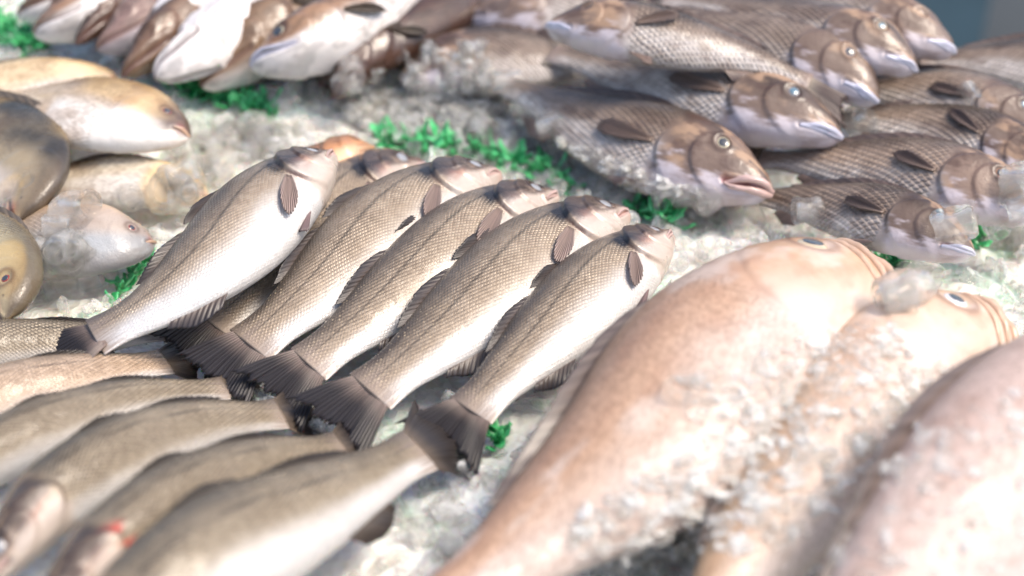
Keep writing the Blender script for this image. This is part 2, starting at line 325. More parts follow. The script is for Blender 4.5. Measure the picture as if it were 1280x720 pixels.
def fish(name, sp_name, label, pts, depth=1., thick=1., roll=0., side=1, res=(150, 80), eye='silver', pupil='pupil_grey', group=None,
         fins=('pect', 'tail', 'dors', 'anal', 'pelv'), fin_col=((.26, .20, .17), (.055, .048, .052)), tail=(.20, .55, 34), lips=None, op=1., dz=.8,
         dors_up=.25, pect_ang=-25, tail_roll=0., pect_col=None, mouth_open=0., dors_col=None, **o):
    sp = SP[sp_name]; n, m = res
    cw = [P(*q) for q in pts]; C, L = spline(cw, 400)
    T = -np.gradient(C, axis=0); T /= np.linalg.norm(T, axis=1)[:, None]       # towards the head
    Z = np.array([0, 0, 1.]); N0 = Z-T*(T@Z)[:, None]; N0 /= np.linalg.norm(N0, axis=1)[:, None]
    D0 = np.cross(N0, T)*side; rr = R(roll); N = N0*math.cos(rr)+D0*math.sin(rr); D = D0*math.cos(rr)-N0*math.sin(rr)
    org = C[200].copy(); org[2] = bed_z(org[0], org[1])
    us = np.linspace(0, 1, 400)
    def fr(s):
        s = np.clip(s, 0, 1); I = lambda a: np.stack([np.interp(s, us, a[:, k]) for k in range(3)], -1); return I(C), I(T), I(N), I(D)
    hl = sp['hl']; es, eq, er = sp['eye']
    def surf(s, ph):
        s = np.asarray(s, float); ph = np.asarray(ph, float); cc, tt, nn, dd = fr(s)
        bl = np.sqrt(np.clip(1-(1-np.clip(s/sp['nose'], 0, 1))**2, 0, 1))
        top = cint(s, sp['s'], sp['top'])*bl*L*depth; bot = -cint(s, sp['s'], sp['bot'])*bl*L*depth; w = cint(s, sp['s'], sp['w'])*bl*L*thick
        q = np.cos(ph); y = (top+bot)/2+(top-bot)/2*q; sn = np.sin(ph); z = w*np.sign(sn)*np.abs(sn)**.86*np.where(sn < 0, dz, 1.)
        z = z*(1+.10*q*np.clip(sn, 0, 1))
        k = L*thick; side_m = sstep(0, .35, np.abs(sn))
        g = s-hl*(1-.36*(q+.08)**2-.05*q); d = .013*op*(sstep(.006, -.006, g)*sstep(-.16, 0, g))
        g2 = s-hl*.70*(1-.42*(q+.15)**2+.10*q); d = d+.006*op*(sstep(.005, -.005, g2)*sstep(-.08, 0, g2))
        (x0, y0), (x1, y1) = sp['mouth']; hh = np.maximum((top-bot)/2/L, 1e-4)
        ax, ay = s-x0, (q-y0)*hh; bx, by = x1-x0, (y1-y0)*.07; tt_ = np.clip((ax*bx+ay*by)/(bx*bx+by*by), 0, 1); dm = np.sqrt((ax-tt_*bx)**2+(ay-tt_*by)**2)
        d = d-(.006+.012*mouth_open)*np.exp(-(dm/(.004+.006*mouth_open))**2)+.004*np.exp(-((dm-.012)/.006)**2)
        ed = np.sqrt((s-es)**2+((q-eq)*hh)**2); d = d+.003*np.exp(-((ed-er*1.1)/.008)**2)-.004*sstep(er, er*.6, ed)
        z = z+np.sign(sn)*d*k*side_m
        return cc+dd*y[..., None]+nn*z[..., None], (g, g2, dm, ed)
    a = np.linspace(0, 1, n); s = np.where(a < .45, (a/.45)**1.35*.36, .36+(a-.45)/.55*.64); ph = np.linspace(math.pi, -math.pi, m, endpoint=False)
    S, PH = np.meshgrid(s, ph, indexing='ij'); S2 = S.copy(); S2[0] = .0005
    V, (g, g2, dm, ed) = surf(S2, PH); Q = np.cos(PH)
    loc = np.stack([S*L, Q*L*.25, np.sin(PH)*L*.1], -1)+np.array(pts[0]+(0,))[:3]*.013
    pg = PIG[sp_name](S, Q, loc, sp, o)
    sm = sstep(0, .3, np.abs(np.sin(PH)))
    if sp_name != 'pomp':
        jn = fbm(loc, 45, 3); cr = (.2+1.2*jn)*np.exp(-((g-.004+(jn-.5)*.006)/.005)**2)*sm*op; pg = lerp(pg, pg*L3(.30, .2, .18), np.clip(cr*.85, 0, 1)*sstep(.85, .35, np.abs(Q)))  # shade in the gill crevice, painted into the skin colour
        cr2 = (.0+.8*jn)*np.exp(-((g2-.002+(jn-.5)*.01)/.006)**2)*sm*op; pg = lerp(pg, pg*L3(.5, .36, .32), np.clip(cr2*.7, 0, 1)*sstep(.65, .25, np.abs(Q+.1)))  # fainter painted shade along the cheek groove
    mcol = L3(.30, .06, .05) if mouth_open else L3(.12, .06, .05)
    pg = lerp(pg, mcol, np.clip(np.exp(-(dm/(.0035+.006*mouth_open))**2)*.9, 0, 1))
    if o.get('gill_red'): pg = lerp(pg, L3(.62, .06, .04), np.clip(np.exp(-((g-.010)/.016)**2)*sstep(-.75, -.2, -np.abs(Q+.3))*sm*sstep(.3, .6, fbm(loc, 70, 3))*1.1, 0, 1))
    if eye: pg = lerp(pg, pg*L3(.55, .48, .45), np.clip(np.exp(-((ed-er*1.12)/.008)**2), 0, 1)*sm)
    nos = np.exp(-(((S-es*.5)**2+((Q-eq-.02)*.06)**2)/.003**2)); pg = lerp(pg, L3(.04, .03, .03), np.clip(nos, 0, .8))
    seg = np.linalg.norm(V-np.roll(V, -1, 1), axis=2); cum = np.cumsum(seg, 1)-seg/2; cum -= cum[:, m//2:m//2+1]
    fuv = np.stack([S*L, cum], -1); sc = sstep(hl*.98, hl*1.10, S)*sstep(1.02, .9, S)
    if sp_name in ('bass',): sc = sc*lerp(L3(.25), L3(1.), sstep(o.get('white', -.42)-.1, o.get('white', -.42)+.6, Q))[..., 0]
    rt = root_empty(name, org, label, 'fish', group)
    F = grid_faces(n, m, True).tolist()+[list(range(m))[::-1], [(n-1)*m+k for k in range(m)]]
    body = mesh_obj('body', V.reshape(-1, 3), [f[::-1] for f in F] if side > 0 else F, MAT[sp_name], rt, org, pig=pg.reshape(-1, 3), fuv=fuv.reshape(-1, 2), scl=sc.ravel())
    SOLID.append(body)
    def sp_pt(s_, q_, lift=0.):
        p_ = surf(s_, math.acos(q_))[0]; a1 = surf(s_+.01, math.acos(q_))[0]-surf(s_-.01 if s_ > .011 else .001, math.acos(q_))[0]
        a2 = surf(s_, math.acos(min(.999, q_+.06)))[0]-surf(s_, math.acos(max(-.999, q_-.06)))[0]
        nn = np.cross(a1, a2); nn /= np.linalg.norm(nn)
        if nn@fr(s_)[2] < 0: nn = -nn
        return p_+nn*lift, nn
    # eye and its pupil
    if eye:
        for up in (1,):
            p_, nn = sp_pt(es, eq); R_ = er*L*min(depth, 1.1)
            Mx = Vector(nn).to_track_quat('Z', 'Y').to_matrix(); Mx = np.array(Mx)
            def dome(rad, h, k=24, r_=10, z0=0.):
                V_ = [[0, 0, z0+h]]; 
                for i in range(1, r_+1):
                    a_ = i/r_*math.pi/2
                    for j in range(k): b_ = j/k*2*math.pi; V_.append([rad*math.sin(a_)*math.cos(b_), rad*math.sin(a_)*math.sin(b_), z0+h*math.cos(a_)])
                F_ = [[0, 1+j, 1+(j+1) % k] for j in range(k)]
                for i in range(r_-1):
                    for j in range(k): a0 = 1+i*k; F_.append([a0+j, a0+k+j, a0+k+(j+1) % k, a0+(j+1) % k])
                F_.append([1+(r_-1)*k+j for j in range(k)][::-1]); return np.array(V_)@Mx.T, F_
            V_, F_ = dome(R_, R_*.34); eo = mesh_obj('eye', V_+p_-nn*R_*.12, F_, MAT['eye_'+eye], rt, org)
            V_, F_ = dome(R_*.66, R_*.12); V_[:, 2] += 0; mesh_obj('pupil', V_+p_+nn*R_*.135, F_, MAT[pupil], eo, org)
    fc = np.asarray(fin_col)
    if 'pect' in fins:
        s0, q0, fl = sp['pect']; fl *= L*RNG.uniform(.85, 1.15); k = 7; pa = pect_ang+RNG.uniform(-16, 14); w = .030*L if sp_name == 'bass' else .020*L
        p_, nn = sp_pt(s0, q0, .001); _, tt, N_, D_ = fr(s0)
        bk = -tt*math.cos(R(pa))+D_*math.sin(R(pa)); bk -= nn*(bk@nn); bk /= np.linalg.norm(bk); ac = np.cross(nn, bk)
        an = np.linspace(-.2, .2, k); roots = [p_+ac*x*.30*w/.2 for x in an]; dirs = [bk*math.cos(x)+ac*math.sin(x)+nn*.06 for x in an]
        fin('pectoral_fin', rt, org, roots, dirs, fl*(1-.55*np.abs(an/.205)**2.), np.asarray(pect_col) if pect_col is not None else fc, -nn*fl*.03, 13, .0012, rag=.05, nrm=nn)
    if 'tail' in fins:
        tl, fork, sp_a = tail; c_, tt, N_, D_ = fr(1.); tl *= L; k = 15; an = np.linspace(-1, 1, k); hh_ = .045*L*depth
        tr = R(tail_roll); D2 = D_*math.cos(tr)+N_*math.sin(tr)
        roots = [c_+tt*.020*L+D2*hh_*1.05*x for x in an]; dirs = [-tt*math.cos(R(sp_a)*x)+D2*math.sin(R(sp_a)*x) for x in an]
        ln = tl*(fork+(1-fork)*np.abs(an)**1.6); fin('tail_fin', rt, org, roots, dirs, ln, np.array([np.minimum(fc[0]*1.7, .6), fc[1]*.9]), (0, 0, -.018*tl/.08*.5), 22, .0016, 12, .15)
    if 'dors' in fins:
        for (sa, sb, hh_) in (((.33, .52, .085), (.57, .80, .065)) if sp_name == 'bass' else ((.30, .80, .06),)):
            ss = np.linspace(sa, sb, 9); roots = []; dirs = []
            for x in ss:
                p1 = surf(x, .12)[0]; c_, tt, N_, D_ = fr(x); roots.append(p1-D_*.003*L); dirs.append(-tt*.75+D_*dors_up+N_*.12)
            pr = np.array([.4, .8, 1, 1, .95, .85, .75, .6, .45]); fin('dorsal_fin', rt, org, roots, dirs, hh_*L*pr, np.asarray(dors_col) if dors_col is not None else fc*.8, (0, 0, 0), 12, .0008, rag=.1)
    if 'anal' in fins:
        ss = np.linspace(.68, .82, 6); roots = []; dirs = []
        for x in ss:
            p1 = surf(x, math.pi-.12)[0]; _, tt, N_, D_ = fr(x); roots.append(p1+D_*.003*L); dirs.append(-tt*.9-D_*.45)
        fin('anal_fin', rt, org, roots, dirs, .07*L*np.array([.7, 1, .9, .7, .5, .35]), fc, (0, 0, -.004), 9, .0008)
    if 'pelv' in fins:
        p1 = surf(.34, math.pi-.35)[0]; _, tt, N_, D_ = fr(.34); k = 5; x = np.linspace(-.25, .25, k)
        fin('pelvic_fin', rt, org, [p1+tt*v*.05*L*.5 for v in x], [-tt-D_*(.25+v*.8)+N_*.05 for v in x], .10*L*(1-np.abs(x)), fc*1.5 if sp_name != 'bass' else np.array([[.45, .30, .28], [.22, .16, .16]]), (0, 0, -.003), 8, .0006)
    if lips:
        lr = sp['lip']*L
        if sp_name == 'grouper':
            for ds, rf in ((.0, 1.), (.030, .75), (.055, .55)): tube('lip', rt, org, [surf(.022+ds+.018*x*x, .35+(2.1*(x+1)/2))[0] for x in np.linspace(-1, 1, 9)], [lr*.3*rf, lr*rf, lr*1.15*rf, lr*rf, lr*.3*rf], lips, flat=.8)
        else:
            (x0, y0), (x1, y1) = sp['mouth']; gap = (.10+.20*mouth_open)
            for sg in (1, -1):
                pts_ = []
                for x in np.linspace(0.02, 1, 7): pts_.append(sp_pt(max(.004, x0+(x1-x0)*x), float(np.clip(y0+(y1-y0)*x+sg*gap*(1.25-x), -.97, .97)), .0006)[0])
                tube('lip', rt, org, pts_, [lr*.95, lr*1.1, lr*.9, lr*.55], lips)
            if mouth_open:
                tube('mouth_lining', rt, org, [sp_pt(max(.006, x0+(x1-x0)*x), float(np.clip(y0+(y1-y0)*x, -.97, .97)), -.001)[0] for x in np.linspace(.05, .8, 6)], [lr*.6, lr*.9, lr*.3], 'lip_red')
    return rt
#@@FISH
# ------------------------------------------------------------------ the fish
G_B, G_L, G_G, G_P, G_R, G_H = ('sea bass laid side by side in the middle', 'brown fish along the near left edge', 'brown grunts heaped on the ice', 'pale deep-bodied fish on the left',
    'large pinkish groupers on the right', 'slender fish heaped at the far left')
HR = (300, 144)
bk = dict(res=HR, group=G_B, lips='lip_pink', pect_col=[(.66, .50, .43), (.48, .37, .33)])
fish('sea_bass', 'bass', 'whitest sea bass, broad belly and whole forked tail in view, beside the peach fish', [(417, 196, .085), (350, 246, .085), (272, 322, .075), (200, 378, .06), (118, 422, .045)], 1.17, 1.16, -10, white=-.26, tail=(.21, .62, 30), tail_roll=-10, **bk)
fish('sea_bass', 'bass', 'sea bass almost hidden under the whitest one, only nose, back strip and tail showing', [(535, 209, .03), (470, 226, .035), (405, 282, .03), (345, 345, .025), (268, 408, .02)], 1.06, 0.99, -26, tail=(.20, .72, 25), **bk)
fish('sea_bass', 'bass', 'sea bass with dark cheek whose snout touches the green garnish, third along the middle row', [(625, 219, .055), (548, 246, .06), (468, 298, .055), (388, 370, .045), (312, 432, .03)], 1.14, 1.10, -15, tail=(.20, .72, 25), **bk)
fish('sea_bass', 'bass', 'sea bass with a clouded eye and pinkish pectoral fin, fourth along the middle row', [(697, 246, .05), (618, 276, .055), (540, 332, .05), (460, 398, .04), (385, 456, .028)], 1.02, 1.10, -21, tail=(.20, .72, 25), **bk)
fish('sea_bass', 'bass', 'sea bass with gaping pink snout, next to the one closest to the tan grouper', [(785, 268, .05), (708, 300, .055), (622, 362, .05), (540, 430, .04), (462, 490, .028)], 1.13, 1.10, -16, tail=(.20, .72, 25), mouth_open=.25, **{**bk})
fish('sea_bass', 'bass', 'sea bass closest to the big pink grouper, last of the middle row, smooth tan throat', [(838, 296, .05), (778, 336, .055), (705, 400, .05), (640, 462, .04), (588, 514, .03)], 1.10, 1.12, -12, white=-.40, tail=(.20, .6, 27), **bk)

lk = dict(group=G_L, side=-1, fin_col=((.16, .125, .09), (.06, .05, .048)), back=(.075, .06, .042), mid=(.35, .285, .20), white=-.8, blotch=.3, fins=('dors', 'anal', 'tail'), tail=(.19, .75, 30), eye='grey', dors_up=.1, pect_col=[(.36, .28, .21), (.20, .16, .13)])
fish('sea_bass', 'bass', 'brown fish passing under the forked tail of the whitest sea bass, topmost of its row', [(-220, 520, .03), (-110, 470, .03), (0, 436, .03), (110, 425, .025), (200, 412, .012)], 0.73, 1.10, -22, **lk)
fish('sea_bass', 'bass', 'peach-flanked fish whose narrow tail end points at the dark tails of the middle row', [(-200, 640, .03), (-90, 545, .03), (20, 492, .035), (120, 467, .03), (208, 452, .010)], 0.77, 1.10, -22, **{**lk, 'mid': (.62, .46, .33), 'back': (.34, .25, .17)})
fish('sea_bass', 'bass', 'slim brown fish lying right above the two gill-showing fish at the near left', [(-150, 670, .05), (-60, 600, .05), (40, 545, .05), (160, 502, .04), (283, 485, .012)], 0.65, 0.99, -22, **lk)
fish('sea_bass', 'bass', 'brown fish with scaly shoulder and open gill slit, its cheek cut by the picture edge', [(-30, 742, .04), (12, 686, .05), (68, 622, .058), (158, 567, .055), (255, 530, .04), (352, 517, .014)], 0.80, 1.10, -28, gill_red=0, lips='lip_pink', **lk)
fish('sea_bass', 'bass', 'brown fish with a red gill showing behind its cheek at the lower left corner', [(38, 812, .045), (86, 742, .055), (145, 680, .063), (230, 622, .06), (330, 580, .045), (428, 558, .014)], 0.76, 1.10, -28, gill_red=1, lips='lip_pink', **lk)
fish('sea_bass', 'bass', 'plump brown fish with white belly, nearest the viewer, tail end by the last bass tail', [(60, 940, .05), (150, 800, .065), (255, 706, .07), (360, 648, .06), (450, 604, .045), (525, 562, .03)], 0.89, 1.16, -28, **{**lk, 'white': -.45})

gk = dict(group=G_G, fin_col=((.42, .31, .25), (.24, .175, .155)), res=(200, 100), lips='lip_blue', tail=(.2, .8, 28), pect_ang=14)
fish('grunt', 'grunt', 'grunt with gaping red mouth and pale yellow eye, lying in the ice', [(966, 240, .045), (900, 218, .05), (812, 188, .045), (722, 150, .038), (625, 104, .03)], 0.93, 1.00, -28, eye='cream', pupil='pupil', mouth_open=1., white=-.3, **{**gk, 'res': HR, 'lips': 'lip_pink'})
fish('grunt', 'grunt', 'pale-sided grunt with bluish lips, squeezed between the gaping one and the one laid across', [(1053, 172, .07), (985, 150, .075), (890, 127, .065), (795, 100, .055), (690, 68, .045)], 0.82, 1.00, -28, eye='grey', pupil='pupil_blue', white=-.1, **gk)
fish('grunt', 'grunt', 'grunt laid crosswise on top of the heap, facing away from the others, bluish jaw', [(683, 34, .12), (762, 40, .125), (852, 55, .12), (940, 76, .11), (1012, 104, .10)], 0.82, 1.00, -28, side=-1, eye=None, white=-.1, **{**gk, 'tail': (.22, .8, 13)})
fish('grunt', 'grunt', 'grunt with white-blue chin and small blue-green eye, high on the heap beside the dark background', [(1146, 88, .10), (1090, 62, .11), (1010, 44, .10), (920, 22, .09), (830, 0, .08)], 0.87, 1.00, -28, eye='gold', pupil='pupil_blue', white=-.2, fins=('tail', 'dors'), **gk)
fish('grunt', 'grunt', 'farthest grunt of the heap, lilac lips jutting toward the dark background', [(1193, 66, .09), (1140, 44, .10), (1065, 24, .09), (980, 6, .08), (890, -12, .07)], 0.87, 1.00, -28, eye=None, white=-.2, fins=('tail', 'dors'), **gk)
fish('grunt', 'grunt', 'dark-eyed grunt whose white chin tip pokes out beneath the crosswise tail', [(1098, 128, .085), (1045, 92, .095), (965, 60, .09), (880, 34, .08), (800, 12, .07)], 0.90, 1.00, -28, eye='grey', pupil='pupil', white=-.4, fins=('tail', 'dors'), **gk)
fish('grunt', 'grunt', 'grunt with an ice lump over its eye, second tier by the right edge', [(1312, 180, .06), (1240, 142, .065), (1165, 122, .06), (1090, 112, .05), (1020, 104, .04)], 0.95, 1.00, -28, eye='silver', pupil='pupil_blue', white=-.35, **gk)
fish('grunt', 'grunt', 'reddish brown grunt with a milky blue eye near the right edge', [(1318, 228, .055), (1250, 188, .06), (1175, 164, .055), (1100, 154, .05), (1030, 150, .04)], 0.94, 1.00, -28, eye='blue', pupil='pupil_blue', white=-.35, **gk)
fish('grunt', 'grunt', 'grunt with an orange-ringed eye and coarse pale scales on its back', [(1300, 270, .055), (1215, 240, .06), (1120, 216, .055), (1030, 205, .045), (950, 200, .03)], 0.96, 1.00, -28, eye='orange', pupil='pupil', white=-.3, k=1.0, **gk)
fish('grunt', 'grunt', 'darkest grunt, lilac mouth slightly open, just above the big grouper snout', [(1218, 318, .045), (1150, 292, .05), (1070, 266, .045), (995, 252, .035), (930, 246, .025)], 0.94, 1.00, -28, eye='grey', pupil='pupil_blue', white=-.6, k=.62, mouth_open=.25, **gk)
fish('grunt', 'grunt', 'scaly brown back bulging at the far right corner below the dark background', [(1450, 110, .05), (1370, 95, .055), (1290, 82, .05), (1215, 76, .04), (1150, 76, .03)], 1.06, 1.00, -28, eye=None, fins=('tail', 'dors'), **{**gk, 'lips': None})
fish('grunt', 'grunt', 'brown grunt half buried in ice, lying under the tail of the pale-sided one', [(500, 100, .02), (560, 84, .03), (630, 76, .035), (710, 78, .03), (790, 86, .02)], 1.06, 1.00, -28, side=-1, eye=None, fins=('tail', 'dors'), **{**gk, 'lips': None})
fish('grunt', 'grunt', 'blurred brown grunt behind the bluish jaw at the top of the heap', [(585, 22, .03), (650, 18, .045), (730, 6, .05), (810, -10, .05), (890, -26, .04)], 1.01, 1.00, -28, side=-1, eye=None, fins=('tail', 'dors'), **{**gk, 'lips': None})
fish('grunt', 'grunt', 'brown grunt with pale belly at the very top edge above the crosswise one', [(1085, 22, .07), (1010, 10, .08), (930, -2, .08), (850, -16, .07), (770, -30, .06)], 0.90, 1.00, -28, eye=None, fins=('tail', 'dors'), **{**gk, 'lips': None})

pk = dict(group=G_P, fins=('tail', 'dors'), fin_col=((.42, .33, .24), (.30, .24, .18)), tail=(.2, .5, 30), op=.4, lips='lip_tan')
fish('pompano', 'pomp', 'plump cream fish with snow-white belly and dark brown snout near the green garnish', [(238, 172, .06), (185, 158, .065), (120, 142, .06), (60, 130, .05), (-10, 120, .03)], 0.95, 0.94, -5, eye='red', pupil='pupil', snout=.95, yellow=.35, back=(.25, .18, .12), **pk)
fish('pompano', 'pomp', 'dark olive-brown fish with a blackish back, head down above the open ice tube', [(22, 276, .05), (36, 232, .055), (6, 190, .05), (-60, 150, .04), (-130, 120, .03)], 0.72, 0.58, -25, side=1, eye=None, yellow=.3, back=(.045, .038, .028), mid=(.40, .31, .19), belly=(.75, .66, .6), **{**pk, 'lips': None})
fish('pompano', 'pomp', 'peach and grey fish with an orange-red eye resting on the greenish ice lump', [(194, 304, .035), (140, 302, .045), (75, 300, .04), (10, 296, .03), (-60, 296, .02)], 0.82, 0.83, -25, eye='red', pupil='pupil', yellow=.1, back=(.55, .40, .28), mid=(.50, .42, .36), belly=(.42, .44, .46), **pk)
fish('pompano', 'pomp', 'greenish yellow fish with a crimson eye cut off by the left edge', [(6, 402, .045), (10, 362, .05), (-20, 325, .045), (-80, 290, .035), (-140, 260, .02)], 0.620, 0.75, -25, side=1, eye='red', pupil='pupil', yellow=.25, back=(.15, .12, .07), mid=(.50, .42, .26), belly=(.6, .52, .42), **{**pk, 'lips': None})
fish('pompano', 'pomp', 'white fish with a yellow stripe lying between two cream-coloured ones', [(262, 246, .02), (205, 232, .03), (140, 226, .03), (80, 228, .025), (10, 240, .02)], 0.62, 0.68, -25, eye=None, yellow=.5, mid=(.78, .70, .56), back=(.55, .40, .22), **pk)
fish('pompano', 'pomp', 'pale yellowish fish farthest back of the deep-bodied ones, at the left edge', [(150, 100, .025), (90, 104, .03), (20, 108, .03), (-50, 118, .03), (-120, 130, .02)], 0.70, 0.68, -20, eye=None, yellow=.4, mid=(.78, .70, .58), back=(.52, .40, .26), **pk)
fish('redfish', 'hake', 'small orange-tan fish head peeping out behind the first sea bass snout', [(471, 190, .035), (430, 202, .04), (370, 240, .03), (310, 300, .02), (250, 350, .02)], 1.60, 1.20, -20, group='single orange fish', back=(.42, .20, .09), belly=(.80, .50, .30), eye=None, fins=())

rk = dict(group=G_R, op=.25, fins=('dors', 'tail'), res=(220, 110), lips='lip_tan', fin_col=((.36, .27, .23), (.22, .18, .17)), tail=(.2, .8, 26))
fish('grouper', 'grouper', 'huge tan grouper with closed vertical lips and grey eye, next to the last sea bass', [(1096, 360, .07), (1018, 380, .08), (915, 448, .08), (805, 560, .07), (675, 668, .055), (530, 780, .045)], 0.86, .80, -8, eye='gold', pupil='pupil', **rk)
fish('grouper', 'grouper', 'orange-tan grouper with a bulging white eye, half buried in crushed ice', [(1246, 425, .05), (1155, 446, .06), (1065, 508, .055), (1000, 610, .05), (920, 720, .05), (850, 840, .04)], 0.72, 0.90, -22, eye='white', pupil='pupil', back=(.54, .36, .22), mid=(.68, .52, .42), belly=(.76, .68, .64), **rk)
fish('grouper', 'grouper', 'rosy white grouper body sprinkled with ice in the near right corner', [(1470, 430, .09), (1375, 508, .095), (1248, 615, .095), (1140, 725, .09), (1052, 840, .07), (966, 960, .05)], 0.82, .72, -25, eye=None, tan=0, back=(.60, .45, .39), mid=(.68, .54, .49), belly=(.68, .58, .55), **rk)

hk = dict(group=G_H, side=-1, fin_col=((.12, .08, .05), (.07, .05, .04)), tail=(.2, .8, 22), res=(140, 70))
fish('hake', 'hake', 'white-bellied slender fish with a brown edge, upper of the two white ones', [(168, 78, .05), (225, 38, .055), (290, -4, .05), (360, -50, .04), (430, -100, .03)], .85, 1.00, 25, eye=None, white=.55, fins=(), **hk)
fish('hake', 'hake', 'brightest white-bellied slender fish pointing at the green garnish', [(192, 98, .05), (250, 66, .06), (320, 20, .055), (390, -30, .04), (460, -80, .03)], .85, 1.00, 25, eye=None, white=.65, fins=(), **hk)
fish('hake', 'hake', 'slender fish with a round golden eye and white lower jaw, head resting on dark fish', [(312, 84, .06), (365, 66, .07), (425, 36, .07), (500, -10, .06), (580, -60, .05)], 1.25, 1.30, -20, eye='cream', pupil='pupil', white=-.3, lips='lip_blue', back=(.24, .14, .08), **hk)
fish('hake', 'hake', 'brown fish wedged between the white-bellied ones and the golden-eyed head', [(250, 108, .03), (300, 72, .04), (360, 22, .05), (430, -30, .04), (500, -80, .03)], 1.20, 1.10, -20, eye=None, white=-.9, back=(.15, .09, .05), **hk)
fish('hake', 'hake', 'blackish brown tapering fish ending beside the clear ice right of the golden-eyed head', [(414, 124, .035), (452, 78, .045), (520, 36, .045), (600, -5, .04), (690, -40, .03)], 0.95, 0.90, -20, eye=None, white=-2, back=(.06, .028, .018), **hk)
fish('hake', 'hake', 'dark brown fish strip running into the shade at the top edge', [(400, 108, .02), (440, 50, .03), (500, 8, .03), (570, -30, .03), (650, -70, .03)], 1.20, 1.00, -20, eye=None, white=-2, back=(.045, .028, .02), **hk)
fish('hake', 'hake', 'brown fish with a pale blue-white snout nearest the top left corner', [(22, 22, .03), (70, 2, .04), (130, -30, .04), (200, -60, .03), (270, -100, .03)], 1.20, 1.10, -20, eye=None, white=-.55, **hk)
fish('hake', 'hake', 'brown fish with a broad white chin above the pale green ice on the left', [(42, 44, .04), (95, 22, .05), (150, -12, .045), (215, -50, .03), (280, -90, .03)], 1.20, 1.20, -20, eye=None, white=-.3, back=(.22, .13, .08), **hk)
fish('hake', 'hake', 'thin dark fish with its tip on the pale green ice', [(94, 56, .045), (125, 26, .05), (170, -12, .045), (220, -50, .03), (270, -90, .03)], 0.70, 0.80, -20, eye=None, white=-2, back=(.09, .05, .035), **hk)
fish('hake', 'hake', 'greyish purple mottled fish left of the upper white belly', [(120, 62, .04), (170, 36, .045), (225, -5, .04), (290, -50, .03), (350, -90, .03)], 1.20, 1.00, -20, eye=None, white=-.6, back=(.20, .13, .11), belly=(.50, .45, .48), **hk)
fish('hake', 'hake', 'long brown fish lying along the edge of the upper white belly', [(152, 96, .05), (205, 50, .055), (260, 5, .05), (320, -45, .04), (380, -90, .03)], 0.80, 0.90, -20, eye=None, white=-2, back=(.13, .075, .045), **hk)
#@@ICE
# ------------------------------------------------------------------ ice heap
def ice_bed():
    nx, ny = 380, 300; xs = np.linspace(-1.25, 1.35, nx); ys = np.linspace(-.85, 1.15, ny); X, Y = np.meshgrid(xs, ys, indexing='ij')
    Pn = np.stack([X, Y, X*0], -1); Zz = bed_z(X, Y)-.004+(fbm(Pn, 28, 4)-.5)*.016+(fbm(Pn+9, 5, 2)-.5)*.012
    edge = np.minimum(np.minimum(X+1.25, 1.35-X), np.minimum(Y+.85, .56-.32*X-Y)); Zz = Zz-.16*sstep(.05, 0, edge)
    m, nt, out = new_mat('packed crushed ice'); oc = objco(nt)
    v = nt.nodes.new('ShaderNodeTexVoronoi'); v.inputs['Scale'].default_value = 120; nt.links.new(oc, v.inputs['Vector'])
    c = mix(nt, noise(nt, 9, 4, .6, oc).rng(.38, .62), (.90, .89, .85, 1), (.76, .73, .64, 1))
    c = mix(nt, noise(nt, 13, 3, .6, oc, .5).rng(.52, .66)*.75, c, (.42, .66, .50, 1))
    c = mix(nt, noise(nt, 150, 3, .7, oc).rng(.35, .7)*.5, c, (.90, .91, .89, 1))
    princ(nt, out, Base_Color=c, Roughness=.22, Specular_IOR_Level=.6, Coat_Weight=.7, Coat_Roughness=.06, Subsurface_Weight=.3, Subsurface_Scale=.02,
          Normal=bump(nt, noise(nt, 170, 4, .7, oc), .003, .5, bump(nt, E(nt, v.outputs['Distance']), .005, .6)))
    F = grid_faces(nx, ny, False); F = F[edge.reshape(-1)[F].min(1) > -.004]
    o = mesh_obj('crushed_ice_bed', np.stack([X, Y, Zz], -1).reshape(-1, 3), F, m)
    tag(o, kind='stuff'); o['label'] = 'packed crushed ice under all the fish'; o['category'] = 'ice'; SOLID.append(o); return o
bed = ice_bed()
bpy.context.view_layer.update()
def world_bvh(objs):
    Vs, Fs, own, k = [], [], [], 0
    for ob in objs:
        me = ob.data; n = len(me.vertices); v = np.empty(n*3); me.vertices.foreach_get('co', v); v = v.reshape(-1, 3)+np.array(ob.matrix_world.translation)
        Vs.append(v)
        for p in me.polygons: Fs.append([x+k for x in p.vertices]); own.append(ob)
        k += n
    return BVHTree.FromPolygons(np.vstack(Vs).tolist(), Fs), own
BVH, OWN = world_bvh(SOLID)
def drop(x, y):
    h = BVH.ray_cast(Vector((x, y, 1.)), Vector((0, 0, -1)))
    return (h[0], h[1], OWN[h[2]]) if h[0] is not None else (None, None, None)
def see(px, py):
    d = Vector(FWD*FPX+RIGHT*(px-640)-UP*(py-360)).normalized(); h = BVH.ray_cast(Vector(CAM), d)
    return (h[0], h[1], OWN[h[2]]) if h[0] is not None else (None, None, None)

